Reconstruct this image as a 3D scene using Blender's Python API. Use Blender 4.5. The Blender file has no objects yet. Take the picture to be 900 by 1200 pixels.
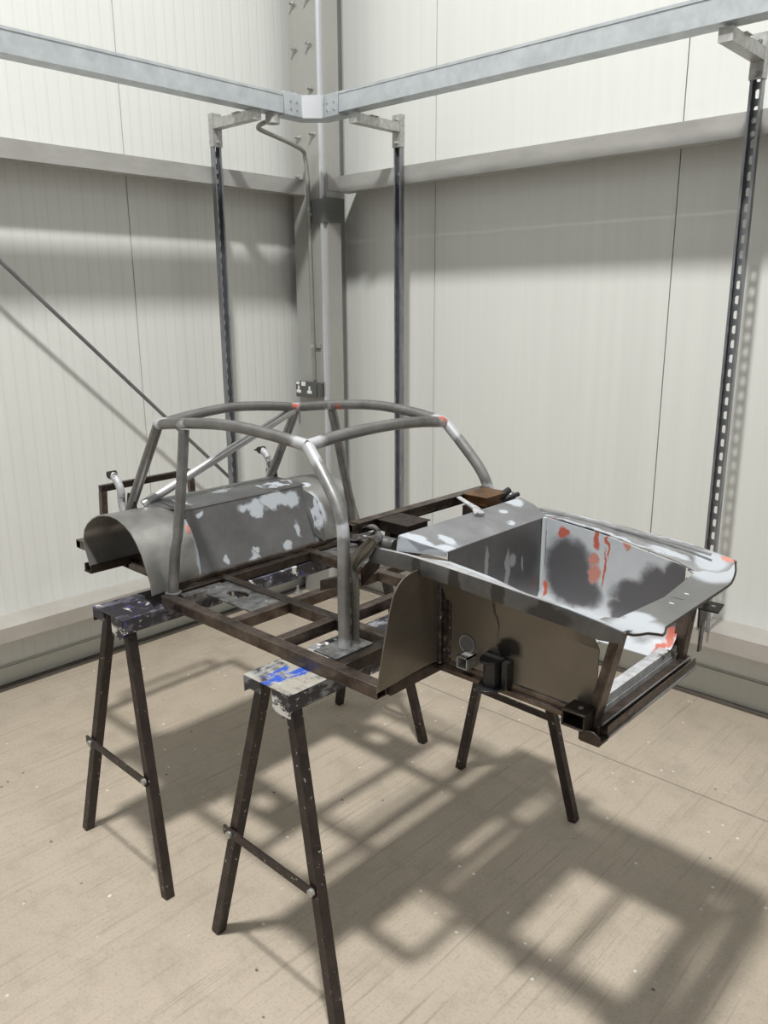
import bpy, bmesh, math, random
from mathutils import Vector, Matrix, noise
random.seed(7)
S = bpy.context.scene
COL = S.collection

# ------------------------------------------------------------------ camera
cam_d = bpy.data.cameras.new('camera'); cam = bpy.data.objects.new('camera', cam_d); COL.objects.link(cam)
YAW, PITCH, ROLL, FPX = math.radians(132.887), math.radians(14.427), math.radians(-0.341), 941.18
fw = Vector((math.cos(PITCH)*math.cos(YAW), math.cos(PITCH)*math.sin(YAW), -math.sin(PITCH)))
rt = fw.cross(Vector((0, 0, 1))).normalized(); up = rt.cross(fw)
r2 = rt*math.cos(ROLL)+up*math.sin(ROLL); u2 = -rt*math.sin(ROLL)+up*math.cos(ROLL)
M = Matrix((r2, u2, -fw)).transposed().to_4x4(); M.translation = Vector((3.32, -3.10, 1.56))
cam.matrix_world = M
cam_d.sensor_fit = 'VERTICAL'; cam_d.sensor_height = 36.0; cam_d.lens = 36.0*FPX/1200.0
cam_d.clip_start = 0.02; cam_d.clip_end = 100
S.camera = cam

# ------------------------------------------------------------------ world and lamps
W = bpy.data.worlds.new('hall'); S.world = W; W.use_nodes = True
bg = W.node_tree.nodes['Background']; bg.inputs[0].default_value = (0.93, 0.97, 1.0, 1); bg.inputs[1].default_value = 0.25

def high_bay(x, y, z, watts, size=0.34, col=(1.0, 0.985, 0.95)):
    l = bpy.data.lights.new('high_bay_lamp', 'AREA'); l.energy = watts; l.shape = 'DISK'; l.size = size; l.color = col; l.spread = math.radians(168)
    o = bpy.data.objects.new('high_bay_lamp', l); COL.objects.link(o); o.location = (x, y, z)
    return o
high_bay(2.38, -2.72, 5.45, 250)
high_bay(8.2, -2.4, 5.6, 45)
high_bay(2.2, -8.4, 5.6, 30)
high_bay(8.2, -8.4, 5.6, 30)

S.view_settings.view_transform = 'Standard'; S.view_settings.look = 'None'
S.view_settings.exposure = 0.0; S.view_settings.gamma = 1.0; S.view_settings.use_curve_mapping = False

# ------------------------------------------------------------------ materials
class NT:
    def __init__(s, name):
        s.m = bpy.data.materials.new(name); s.m.use_nodes = True; s.t = s.m.node_tree; s.b = s.t.nodes['Principled BSDF']
    def n(s, typ, **kw):
        nd = s.t.nodes.new(typ)
        for k, v in kw.items(): setattr(nd, k, v)
        return nd
    def l(s, a, b): s.t.links.new(a, b)
    def coord(s, scale=(1, 1, 1)):
        tc = s.n('ShaderNodeTexCoord'); mp = s.n('ShaderNodeMapping'); mp.inputs['Scale'].default_value = scale
        s.l(tc.outputs['Object'], mp.inputs[0]); return mp.outputs[0]
    def noise(s, vec, scale, detail=4, rough=0.6):
        nd = s.n('ShaderNodeTexNoise'); nd.inputs['Scale'].default_value = scale; nd.inputs['Detail'].default_value = detail
        nd.inputs['Roughness'].default_value = rough; s.l(vec, nd.inputs['Vector']); return nd.outputs['Fac']
    def ramp(s, fac, stops):
        r = s.n('ShaderNodeValToRGB'); e = r.color_ramp.elements
        while len(e) < len(stops): e.new(0.5)
        for i, (p, c) in enumerate(stops):
            e[i].position = p; e[i].color = (c, c, c, 1) if isinstance(c, (int, float)) else (*c, 1)
        s.l(fac, r.inputs[0]); return r.outputs[0]
    def mix(s, fac, a, b, mode='MIX'):
        x = s.n('ShaderNodeMix', data_type='RGBA', blend_type=mode)
        for i, v in ((0, fac), (6, a), (7, b)):
            if isinstance(v, (int, float)): x.inputs[i].default_value = v
            elif isinstance(v, tuple): x.inputs[i].default_value = (*v, 1)
            else: s.l(v, x.inputs[i])
        return x.outputs[2]
    def math(s, op, a, b=0.0, clamp=False):
        x = s.n('ShaderNodeMath', operation=op, use_clamp=clamp)
        for i, v in ((0, a), (1, b)):
            if isinstance(v, (int, float)): x.inputs[i].default_value = v
            else: s.l(v, x.inputs[i])
        return x.outputs[0]
    def out(s, col=None, rough=None, metal=None, bump=None, dist=0.002, strength=0.4):
        for k, v in (('Base Color', col), ('Roughness', rough), ('Metallic', metal)):
            if v is None: continue
            if isinstance(v, tuple): s.b.inputs[k].default_value = (*v, 1)
            elif isinstance(v, (int, float)): s.b.inputs[k].default_value = v
            else: s.l(v, s.b.inputs[k])
        if bump is not None:
            b = s.n('ShaderNodeBump'); b.inputs['Strength'].default_value = strength; b.inputs['Distance'].default_value = dist
            s.l(bump, b.inputs['Height']); s.l(b.outputs[0], s.b.inputs['Normal'])
        return s.m

def metal(name, lo, hi, met=0.8, rough=(0.35, 0.6), scale=14, stretch=(1, 1, 1), speck=None, bump=0.15):
    t = NT(name); v = t.coord(stretch)
    n1 = t.noise(v, scale, 6, 0.65)
    c = t.mix(t.ramp(n1, [(0.3, 0.0), (0.7, 1.0)]), lo, hi)
    if speck:
        sc, th, colr = speck
        n2 = t.noise(v, sc, 3, 0.7); c = t.mix(t.ramp(n2, [(th, 0.0), (th+0.04, 1.0)]), c, colr)
    r = t.ramp(t.noise(v, scale*2.3, 4), [(0.3, rough[0]), (0.7, rough[1])])
    return t.out(c, r, met, t.noise(v, scale*5, 4), 0.001, bump)

def patched(name, off, lo, hi, layers, met=0.75, rough=(0.32, 0.5), scale=9, distort=0.045, nscale=28):
    distort *= 1.35
    """sheet steel with hand-placed filler / primer marks; off is the local origin of the part; layers: (colour, metallic, roughness, [(centre, radii)])"""
    t = NT(name); v = t.coord()
    c = t.mix(t.ramp(t.noise(v, scale, 6, 0.62), [(0.3, 0.0), (0.72, 1.0)]), lo, hi)
    rg = t.ramp(t.noise(v, scale*2.5, 4), [(0.3, rough[0]), (0.7, rough[1])])
    mt = t.math('ADD', met, 0.0)
    nz = t.n('ShaderNodeTexNoise'); nz.inputs['Scale'].default_value = nscale; nz.inputs['Detail'].default_value = 4; t.l(v, nz.inputs['Vector'])
    sub = t.n('ShaderNodeVectorMath', operation='SUBTRACT'); t.l(nz.outputs['Color'], sub.inputs[0]); sub.inputs[1].default_value = (0.5, 0.5, 0.5)
    scl = t.n('ShaderNodeVectorMath', operation='SCALE'); t.l(sub.outputs[0], scl.inputs[0]); scl.inputs['Scale'].default_value = distort
    ad = t.n('ShaderNodeVectorMath', operation='ADD'); t.l(v, ad.inputs[0]); t.l(scl.outputs[0], ad.inputs[1])
    for col, lm, lr, blobs in layers:
        acc = None
        for cen, rad in blobs:
            a = t.n('ShaderNodeVectorMath', operation='SUBTRACT'); t.l(ad.outputs[0], a.inputs[0]); a.inputs[1].default_value = tuple(cen[i]-off[i] for i in range(3))
            d = t.n('ShaderNodeVectorMath', operation='DIVIDE'); t.l(a.outputs[0], d.inputs[0]); d.inputs[1].default_value = rad
            ln = t.n('ShaderNodeVectorMath', operation='LENGTH'); t.l(d.outputs[0], ln.inputs[0])
            mr = t.n('ShaderNodeMapRange'); mr.inputs['From Min'].default_value = 1.22; mr.inputs['From Max'].default_value = 0.72; mr.interpolation_type = 'SMOOTHSTEP'
            t.l(ln.outputs['Value'], mr.inputs['Value']); m = mr.outputs[0]
            acc = m if acc is None else t.math('MAXIMUM', acc, m)
        c = t.mix(acc, c, col)
        inv = t.math('SUBTRACT', 1.0, acc)
        mt = t.math('ADD', t.math('MULTIPLY', mt, inv), t.math('MULTIPLY', acc, lm))
        rg2 = t.n('ShaderNodeMix', data_type='FLOAT'); t.l(acc, rg2.inputs[0]); t.l(rg, rg2.inputs[2]); rg2.inputs[3].default_value = lr; rg = rg2.outputs[0]
    return t.out(c, rg, mt, t.noise(v, 60, 3), 0.0006, 0.2)

# insulated wall panel: warm off-white paint, fine vertical micro-ribs
def wall_mat(name, axis, strength, base=(0.745, 0.76, 0.735)):
    t = NT(name); v = t.coord()
    sp = t.n('ShaderNodeSeparateXYZ'); t.l(v, sp.inputs[0]); a = sp.outputs[axis]
    w = t.math('FRACT', t.math('MULTIPLY', a, 1/0.051))
    tri = t.math('ABSOLUTE', t.math('SUBTRACT', w, 0.5))
    rib = t.ramp(tri, [(0.0, 0.0), (0.05, 0.0), (0.12, 1.0), (1.0, 1.0)])
    v2 = t.coord((14, 14, 0.22)); n = t.noise(v2, 2.0, 5)
    c = t.mix(t.ramp(n, [(0.3, 0.0), (0.7, 1.0)]), tuple(x*0.965 for x in base), tuple(min(1, x*1.02) for x in base))
    c = t.mix(t.math('MULTIPLY', t.math('SUBTRACT', 1.0, rib), 0.10*strength), c, (0.45, 0.45, 0.40))
    h = t.math('ADD', t.math('MULTIPLY', rib, 1.0), t.math('MULTIPLY', t.noise(t.coord((30, 30, 0.3)), 2.0, 3), 1.0))
    return t.out(c, 0.42, 0.0, h, 0.0012, 0.35*strength)
M_WL = wall_mat('panel_left', 1, 1.0); M_WR = wall_mat('panel_right', 0, 0.15)

def floor_mat():
    t = NT('brushed_concrete'); v = t.coord()
    big = t.noise(v, 1.1, 5, 0.6); c = t.mix(t.ramp(big, [(0.3, 0.0), (0.7, 1.0)]), (0.41, 0.35, 0.275), (0.50, 0.43, 0.35))
    br = t.noise(t.coord((70, 1.6, 1)), 1.0, 6, 0.74)
    c = t.mix(t.ramp(br, [(0.32, 0.65), (0.46, 0.0)]), c, (0.25, 0.21, 0.165))
    mid = t.noise(v, 9, 6, 0.7); c = t.mix(t.ramp(mid, [(0.30, 0.6), (0.52, 0.0)]), c, (0.34, 0.295, 0.235))
    gr = t.noise(v, 120, 3, 0.7); c = t.mix(t.ramp(gr, [(0.3, 0.35), (0.5, 0.0)]), c, (0.22, 0.19, 0.15))
    vo = t.n('ShaderNodeTexVoronoi'); vo.inputs['Scale'].default_value = 17; t.l(v, vo.inputs['Vector'])
    spk = t.math('MULTIPLY', t.ramp(vo.outputs['Distance'], [(0.06, 1.0), (0.10, 0.0)]), t.ramp(t.noise(v, 5, 2), [(0.45, 0.0), (0.55, 1.0)]))
    pit = t.ramp(t.noise(v, 38, 4, 0.75), [(0.25, 0.6), (0.31, 0.0)]); c = t.mix(pit, c, (0.24, 0.20, 0.155))
    c = t.mix(spk, c, (0.72, 0.70, 0.62))
    vo2 = t.n('ShaderNodeTexVoronoi'); vo2.inputs['Scale'].default_value = 7; t.l(t.coord((1, 1.3, 1)), vo2.inputs['Vector'])
    c = t.mix(t.ramp(vo2.outputs['Distance'], [(0.025, 1.0), (0.045, 0.0)]), c, (0.10, 0.09, 0.08))
    h = t.math('ADD', t.math('MULTIPLY', br, 1.0), t.math('MULTIPLY', mid, 0.8))
    return t.out(c, t.ramp(mid, [(0.3, 0.55), (0.7, 0.75)]), 0.0, h, 0.003, 0.35)
M_FLOOR = floor_mat()
M_SEAM = NT('seam_backing').out((0.05, 0.05, 0.05), 0.8, 0.0)  # dark backing seen through the joints between wall panels
M_GIRT = metal('galvanised_girt', (0.36, 0.355, 0.34), (0.47, 0.465, 0.45), 0.35, (0.4, 0.55), 5, (1, 1, 3), bump=0.03)
M_BASEG = metal('galvanised_base_rail', (0.46, 0.43, 0.40), (0.55, 0.52, 0.485), 0.25, (0.35, 0.5), 5, bump=0.03)
M_TRUNK = metal('galvanised_trunking', (0.46, 0.50, 0.53), (0.60, 0.64, 0.67), 0.55, (0.35, 0.5), 18, bump=0.03)
M_BRKT = metal('galvanised_bracket', (0.34, 0.34, 0.33), (0.58, 0.58, 0.57), 0.5, (0.4, 0.55), 45, bump=0.05)
M_COLM = metal('primed_column', (0.36, 0.36, 0.34), (0.43, 0.43, 0.40), 0.15, (0.35, 0.5), 4, (1, 1, .5), bump=0.02)
M_BRIGHT = metal('bright_edge', (0.62, 0.64, 0.68), (0.75, 0.77, 0.81), 0.5, (0.3, 0.4), 3, (1, 1, .15), bump=0.03)
M_STRUT = metal('slotted_channel_steel', (0.20, 0.21, 0.23), (0.36, 0.37, 0.39), 0.8, (0.3, 0.5), 30, (1, 1, .3), bump=0.05)
M_BOLT = metal('bolt_zinc', (0.35, 0.35, 0.34), (0.6, 0.6, 0.58), 0.7, (0.3, 0.5), 60)
M_COND = metal('conduit_steel', (0.30, 0.30, 0.28), (0.40, 0.40, 0.38), 0.5, (0.4, 0.5), 10, bump=0.02)
M_ROD = metal('brace_rod_steel', (0.16, 0.16, 0.17), (0.24, 0.24, 0.25), 0.5, (0.4, 0.5), 10, bump=0.02)
M_DARKCL = metal('dark_cleat', (0.15, 0.16, 0.155), (0.21, 0.22, 0.215), 0.4, (0.4, 0.5), 10, bump=0.02)
M_SOCK = NT('socket_plate').out((0.14, 0.145, 0.14), 0.4, 0.5)
M_WHITE = NT('white_plastic').out((0.85, 0.86, 0.85), 0.4, 0.0)
M_BLACK = metal('black_paint', (0.012, 0.012, 0.013), (0.03, 0.03, 0.03), 0.0, (0.25, 0.45), 20)
M_TREST = metal('trestle_black_paint', (0.018, 0.013, 0.012), (0.05, 0.035, 0.03), 0.2, (0.3, 0.5), 20, speck=(70, 0.66, (0.55, 0.53, 0.5)))
M_TUBE = metal('cage_tube_steel', (0.16, 0.155, 0.15), (0.30, 0.295, 0.29), 0.75, (0.34, 0.5), 12, bump=0.05)
M_TUBEL = metal('ground_tube_steel', (0.30, 0.30, 0.30), (0.52, 0.52, 0.53), 0.75, (0.28, 0.45), 16, bump=0.05)
M_SHINY = metal('bright_ground_tube', (0.50, 0.50, 0.50), (0.66, 0.66, 0.66), 0.6, (0.3, 0.4), 6, bump=0.03)
M_RAIL = metal('mill_scale_rail', (0.055, 0.040, 0.031), (0.20, 0.16, 0.135), 0.75, (0.24, 0.42), 22, bump=0.1)
M_RAILD = metal('dark_frame_steel', (0.022, 0.017, 0.014), (0.07, 0.052, 0.042), 0.6, (0.3, 0.5), 25, bump=0.1)
M_RUST = metal('rust_brown_steel', (0.07, 0.035, 0.015), (0.20, 0.10, 0.04), 0.5, (0.35, 0.5), 30)
M_HINGE = metal('hinge_steel', (0.16, 0.155, 0.135), (0.30, 0.29, 0.26), 0.7, (0.3, 0.45), 14, bump=0.03)
M_PANEL = metal('side_panel_steel', (0.150, 0.130, 0.105), (0.215, 0.19, 0.158), 0.65, (0.33, 0.45), 7, bump=0.03)
M_WELD = metal('weld_seam', (0.012, 0.010, 0.009), (0.09, 0.07, 0.06), 0.5, (0.3, 0.6), 60, speck=(120, 0.62, (0.45, 0.36, 0.30)), bump=0.8)
M_DIRTW = metal("white_paint_dirty", (0.30, 0.30, 0.31), (0.60, 0.62, 0.64), 0.1, (0.4, 0.6), 35, speck=(22, 0.62, (0.10, 0.09, 0.08)))
M_GREYST = metal('scraped_grey_steel', (0.05, 0.05, 0.05), (0.32, 0.32, 0.32), 0.6, (0.3, 0.5), 30, speck=(50, 0.66, (0.75, 0.75, 0.75)))
FILL = (0.50, 0.54, 0.59); RED = (0.50, 0.13, 0.09); PINK = (0.55, 0.25, 0.20)

# ------------------------------------------------------------------ mesh helpers (world coordinates in, thing-local out)
def tag(o, label=None, cat=None, group=None, kind=None):
    for k, v in (('label', label), ('category', cat), ('group', group), ('kind', kind)):
        if v: o[k] = v
    return o
def empty(name, loc, label, cat, group=None):
    o = bpy.data.objects.new(name, None); COL.objects.link(o); o.location = loc; o.empty_display_size = 0.1
    return tag(o, label, cat, group)
def origin(o):
    v = Vector((0, 0, 0))
    while o: v += Vector(o.location); o = o.parent
    return v

class MB:
    def __init__(s): s.bm = bmesh.new(); s.sm = []
    def build(s, name, mat, parent=None, loc=None, bevel=0.0, label=None):
        off = origin(parent) if parent else (Vector(loc) if loc else Vector((0, 0, 0)))
        bmesh.ops.translate(s.bm, verts=s.bm.verts, vec=-off)
        bmesh.ops.recalc_face_normals(s.bm, faces=s.bm.faces)
        me = bpy.data.meshes.new(name); s.bm.to_mesh(me); s.bm.free()
        me.set_sharp_from_angle(angle=math.radians(32))
        o = bpy.data.objects.new(name, me); COL.objects.link(o)
        mats = mat if isinstance(mat, (list, tuple)) else [mat]
        for m in mats: me.materials.append(m)
        if parent: o.parent = parent
        elif loc: o.location = loc
        if bevel:
            b = o.modifiers.new('bevel', 'BEVEL'); b.width = bevel; b.segments = 2; b.limit_method = 'ANGLE'; b.angle_limit = math.radians(40)
        if label: o['label'] = label
        return o
    def box(s, a, b, mi=0):
        x0, x1 = sorted((a[0], b[0])); y0, y1 = sorted((a[1], b[1])); z0, z1 = sorted((a[2], b[2]))
        v = [s.bm.verts.new(p) for p in ((x0,y0,z0),(x1,y0,z0),(x1,y1,z0),(x0,y1,z0),(x0,y0,z1),(x1,y0,z1),(x1,y1,z1),(x0,y1,z1))]
        for f in ((0,3,2,1),(4,5,6,7),(0,1,5,4),(1,2,6,5),(2,3,7,6),(3,0,4,7)): s.bm.faces.new([v[i] for i in f]).material_index = mi
        return s
    def sweep(s, pts, prof, up=(0, 0, 1), closed_prof=True, cap=True, smooth=False, scales=None):
        """sweep a 2D profile (list of (side, up)) along pts"""
        pts = [Vector(p) for p in pts]; up = Vector(up); rings = []
        n = len(pts); T = []
        for i in range(n):
            t = (pts[min(i+1, n-1)]-pts[max(i-1, 0)]).normalized(); T.append(t)
        side = T[0].cross(up)
        if side.length < 1e-4: side = T[0].cross(Vector((1, 0, 0)))
        side.normalize()
        for i in range(n):
            side = (side - T[i]*side.dot(T[i])).normalized(); u = side.cross(T[i])
            k = scales[i] if scales else 1.0
            rings.append([s.bm.verts.new(pts[i]+side*(a*k)+u*(b*k)) for a, b in prof])
        m = len(prof)
        for i in range(n-1):
            for j in range(m if closed_prof else m-1):
                f = s.bm.faces.new((rings[i][j], rings[i][(j+1) % m], rings[i+1][(j+1) % m], rings[i+1][j])); f.smooth = smooth
        if cap and closed_prof:
            s.bm.faces.new(rings[0][::-1]); s.bm.faces.new(rings[-1])
        return s
    def tube(s, pts, r, seg=14, scales=None):
        return s.sweep(pts, [(r*math.cos(2*math.pi*k/seg), r*math.sin(2*math.pi*k/seg)) for k in range(seg)], smooth=True, scales=scales)
    def bar(s, a, b, w, h, up=(0, 0, 1)):
        return s.sweep([a, b], [(-w/2, -h/2), (w/2, -h/2), (w/2, h/2), (-w/2, h/2)], up)
    def cyl(s, c, axis, r, h, seg=16):
        c = Vector(c); a = Vector(axis).normalized(); return s.tube([c-a*h/2, c+a*h/2], r, seg)
    def grid(s, rows, thick=0.0, smooth=True, direction=None):
        """sheet from rows of points, given real thickness"""
        R = [[Vector(p) for p in r] for r in rows]; nr, nc = len(R), len(R[0])
        if thick:
            N = [[None]*nc for _ in range(nr)]
            for i in range(nr):
                for j in range(nc):
                    du = R[min(i+1, nr-1)][j]-R[max(i-1, 0)][j]; dv = R[i][min(j+1, nc-1)]-R[i][max(j-1, 0)]
                    N[i][j] = du.cross(dv).normalized() if direction is None else Vector(direction)
            A = [[s.bm.verts.new(R[i][j]+N[i][j]*thick/2) for j in range(nc)] for i in range(nr)]
            B = [[s.bm.verts.new(R[i][j]-N[i][j]*thick/2) for j in range(nc)] for i in range(nr)]
        else: A = [[s.bm.verts.new(p) for p in r] for r in R]; B = None
        for i in range(nr-1):
            for j in range(nc-1):
                s.bm.faces.new((A[i][j], A[i][j+1], A[i+1][j+1], A[i+1][j])).smooth = smooth
                if B: s.bm.faces.new((B[i][j], B[i+1][j], B[i+1][j+1], B[i][j+1])).smooth = smooth
        if B:
            for i in range(nr-1):
                for j in (0, nc-1): s.bm.faces.new((A[i][j], A[i+1][j], B[i+1][j], B[i][j]))
            for j in range(nc-1):
                for i in (0, nr-1): s.bm.faces.new((A[i][j], A[i][j+1], B[i][j+1], B[i][j]))
        return s
    def poly(s, pts, thick, n):
        """flat polygon plate extruded by thick along n"""
        n = Vector(n).normalized()*thick; a = [s.bm.verts.new(Vector(p)) for p in pts]; b = [s.bm.verts.new(Vector(p)+n) for p in pts]
        s.bm.faces.new(a); s.bm.faces.new(b[::-1])
        for i in range(len(a)): s.bm.faces.new((a[i], a[(i+1) % len(a)], b[(i+1) % len(a)], b[i]))
        return s
def spline(pts, n=8):
    """Catmull-Rom through pts"""
    P = [Vector(p) for p in pts]; P = [P[0]*2-P[1]]+P+[P[-1]*2-P[-2]]; out = []
    for i in range(1, len(P)-2):
        for k in range(n):
            t = k/n; a, b, c, d = P[i-1:i+3]
            out.append(0.5*((2*b)+(c-a)*t+(2*a-5*b+4*c-d)*t*t+(3*b-a-3*c+d)*t**3))
    out.append(P[-2]); return out

# ------------------------------------------------------------------ room shell
YMIN, XMAX, ZTOP = -9.0, 9.0, 5.2
b = MB(); b.box((-0.2, YMIN, -0.12), (XMAX, 0.2, 0.0)); fl = b.build('floor', M_FLOOR); tag(fl, 'brushed concrete floor, flecked with white', kind='structure')

def panel_wall(name, axis, joints, lim, mat):
    b = MB()
    js = [0.0]+joints+[lim]; g = 0.0022
    for i in range(len(js)-1):
        a, c = js[i]+(g if i else 0), js[i+1]-g
        if axis == 'y': b.box((-0.10, -a, 0.0), (0.0, -c, ZTOP))
        else: b.box((a, 0.10, 0.0), (c, 0.0, ZTOP))
    if axis == 'y': b.box((-0.14, 0.14, 0), (-0.10, -lim, ZTOP), 1)
    else: b.box((0, 0.14, 0), (lim, 0.10, ZTOP), 1)
    o = b.build(name, [mat, M_SEAM], bevel=0.0)
    return tag(o, kind='structure')
panel_wall('wall_left', 'y', [1.14, 2.30, 3.46, 4.62, 5.78, 6.94, 8.1], 9.0, M_WL)['label'] = 'left wall of off-white ribbed insulated panels'
panel_wall('wall_right', 'x', [0.78, 1.949, 3.118, 4.287, 5.456, 6.625, 7.79], 9.0, M_WR)['label'] = 'right wall of smooth off-white insulated panels'

# wall base flashing (lower step of the cladding) and a thin dark strip on the floor in front of it
M_FLASH = wall_mat('flashing_paint', 2, 0.0, (0.58, 0.59, 0.54))
b = MB(); b.box((0, -0.0, 0.012), (0.014, YMIN, 0.085)); b.box((0.0, 0, 0.085), (0.006, YMIN, 0.092)); tag(b.build('baseboard_left', M_FLASH), 'cream base flashing along the left wall', kind='structure')
b = MB(); b.box((0.014, -0.014, 0.012), (XMAX, 0, 0.125)); b.box((0.0, -0.004, 0.125), (XMAX, 0, 0.132)); tag(b.build('baseboard_right', M_FLASH), 'cream base flashing along the right wall', kind='structure')
M_DKSTRIP = metal('dark_strip', (0.085, 0.075, 0.065), (0.15, 0.13, 0.11), 0.0, (0.6, 0.8), 8)
b = MB(); b.box((0.0, -0.03, 0.0), (0.055, YMIN, 0.012)); tag(b.build('trim_1', M_DKSTRIP), 'thin dark strip at foot of the left wall', kind='structure')
b = MB(); b.box((0.055, -0.035, 0.0), (XMAX, 0, 0.012)); tag(b.build('trim_2', M_DKSTRIP), 'thin dark strip at foot of the right wall', kind='structure')
# floor joint running along the right wall
M_JOINT = metal('joint_filler', (0.27, 0.235, 0.185), (0.36, 0.32, 0.26), 0.0, (0.7, 0.8), 30)
b = MB(); pts = []
x = 0.9
while x < 5.2:
    pts.append((x, -0.70+0.006*noise.noise(Vector((x*3, 0, 0))), 0.0006)); x += 0.08
b.sweep(pts, [(-0.003, -0.001), (0.003, -0.001), (0.003, 0.0006), (-0.003, 0.0006)]); tag(b.build('trim_3', M_JOINT), 'thin construction joint in the concrete floor', kind='structure')

# ------------------------------------------------------------------ horizontal wall rails (Z purlins)
def girt(name, axis, z0, z1, depth, a0, a1, mat, label, lip=0.0):
    """cold formed rail: top flange, front web, turned bottom flange"""
    b = MB(); t = 0.004
    if axis == 'y':
        b.box((0, a0, z1-t), (depth, a1, z1)); b.box((depth-t, a0, z0), (depth, a1, z1-t)); b.box((depth-0.06, a0, z0-t), (depth, a1, z0))
    else:
        b.box((a0, 0, z1-t), (a1, -depth, z1)); b.box((a0, -depth+t, z0), (a1, -depth, z1-t)); b.box((a0, -depth+0.06, z0-t), (a1, -depth, z0))
    o = b.build(name, mat); return tag(o, label, 'rail')
girt('wall_rail', 'y', 2.094, 2.160, 0.155, -0.13, YMIN, M_GIRT, 'grey galvanised sheeting rail high on the left wall')
girt('wall_rail', 'x', 2.101, 2.174, 0.155, 0.30, XMAX, M_GIRT, 'grey galvanised sheeting rail high on the right wall')
girt('wall_rail', 'y', 0.254, 0.311, 0.155, -0.13, YMIN, M_BASEG, 'low pinkish grey rail along the base of the left wall')
girt('wall_rail', 'x', 0.281, 0.345, 0.155, 0.16, XMAX, M_BASEG, 'low pinkish grey rail along the base of the right wall')

# ------------------------------------------------------------------ corner column
col = empty('steel_column', (0.18, -0.2, 0), 'grey bolted steel column standing in the room corner', 'column')
b = MB(); b.box((0.065, -0.25, 0.0), (0.262, -0.238, ZTOP)); b.build('front_flange', M_COLM, col)
b = MB(); b.box((0.155, -0.238, 0.0), (0.170, -0.0, ZTOP)); b.build('web', M_COLM, col)
b = MB(); b.box((0.268, -0.262, 0.0), (0.286, -0.235, ZTOP)); b.build('edge_strip', M_BRIGHT, col, bevel=0.003, label='bright polished edge strip')
b = MB(); b.box((0.2925, -0.235, 0.0), (0.299, -0.150, ZTOP)); b.box((0.286, -0.240, 0), (0.299, -0.235, ZTOP)); b.build('side_plate', M_COLM, col)
for (x, z) in ((0.109,2.94),(0.210,2.945),(0.112,2.748),(0.215,2.752),(0.114,2.552),(0.218,2.558),(0.117,2.357),(0.222,2.36),(0.10,3.15),(0.205,3.15)):
    b = MB(); b.cyl((x, -0.252, z), (0, 1, 0), 0.015, 0.005, 16); b.cyl((x, -0.259, z), (0, 1, 0), 0.011, 0.012, 6); b.cyl((x, -0.272, z), (0, 1, 0), 0.006, 0.02, 10)
    b.build('bolt', M_BOLT, col)
b = MB(); b.box((0.195, -0.268, 1.955), (0.302, -0.264, 2.062)); b.box((0.300, -0.268, 1.955), (0.304, -0.128, 2.070)); b.build('cleat', M_DARKCL, col, bevel=0.001, label='dark steel cleat carrying the wall rail')
b = MB(); b.box((0.2995, -0.236, 2.101), (0.303, -0.156, 2.172)); b.build('rail_end_plate', M_GIRT, col)
b = MB(); b.cyl((0.214, -0.272, 1.995), (0, 1, 0), 0.010, 0.012, 6); b.cyl((0.105, -0.262, 2.178), (0, 1, 0), 0.011, 0.022, 6); b.build('bolt', M_BOLT, col)

# ------------------------------------------------------------------ cable trunking (two runs and their corner piece)
TF, TBk = 0.485, 0.41; TZ0, TZ1 = 2.352, 2.428
def trunk(name, pts_front, label):
    """galvanised box trunking swept along a path"""
    b = MB(); b.sweep(pts_front, [(-0.0375, 0), (0.0375, 0), (0.0375, 0.076), (-0.0375, 0.076)]); return b
tl = empty('cable_trunking', (TF-0.0375, -2.5, TZ0), 'galvanised cable trunking run along the left wall', 'trunking')
b = MB(); b.box((TBk, -0.657, TZ0), (TF, YMIN, TZ1)); b.build('trunking_body', M_TRUNK, tl)
b = MB(); b.box((TBk-0.003, -0.662, TZ1), (TF+0.003, YMIN, TZ1+0.003)); b.box((TF, -0.662, TZ1-0.007), (TF+0.003, YMIN, TZ1)); b.build('lid', M_TRUNK, tl)
tr = empty('cable_trunking', (2.5, -TF+0.0375, TZ0), 'galvanised cable trunking run along the right wall', 'trunking')
b = MB(); b.box((0.642, -TBk, TZ0+0.008), (XMAX, -TF, TZ1+0.008)); b.build('trunking_body', M_TRUNK, tr)
b = MB(); b.box((0.645, -TBk+0.003, TZ1+0.008), (XMAX, -TF-0.003, TZ1+0.011)); b.box((0.645, -TF, TZ1+0.001), (XMAX, -TF-0.003, TZ1+0.008)); b.build('lid', M_TRUNK, tr)
tc = empty('trunking_corner', (0.47, -0.5, TZ0), 'bolted galvanised corner piece joining the two trunking runs', 'trunking')
b = MB()
o_ = [(TF+.002, -0.655), (TF+.002, -0.575), (0.525, -TF-.002), (0.61, -TF-.002), (0.61, -TBk+.002), (0.47, -TBk+.002), (TBk-.002, -0.47), (TBk-.002, -0.655)]
o_ = [(TF+.0035, -0.655), (TF+.0035, -0.560), (0.550, -TF-.0035), (0.64, -TF-.0035), (0.64, -TBk+.0035), (0.49, -TBk+.0035), (TBk-.0035, -0.49), (TBk-.0035, -0.655)]
b.poly([(x, y, TZ0-0.003) for x, y in o_], TZ1-TZ0+0.014, (0, 0, 1)); b.build('corner_body', M_TRUNK, tc, bevel=0.001)
b = MB(); v = Vector((1, -1, 0)).normalized(); c0 = Vector(((TF+0.550)/2+.002, (-0.560-TF)/2-.002, TZ0+0.036)); s_ = Vector((1, 1, 0)).normalized()
b.poly([c0+s_*0.042+Vector((0,0,-.042)), c0-s_*0.042+Vector((0,0,-.042)), c0-s_*0.042+Vector((0,0,.046)), c0+s_*0.042+Vector((0,0,.046))], 0.003, v); b.build('cover_plate', M_BRIGHT, tc)
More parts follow.
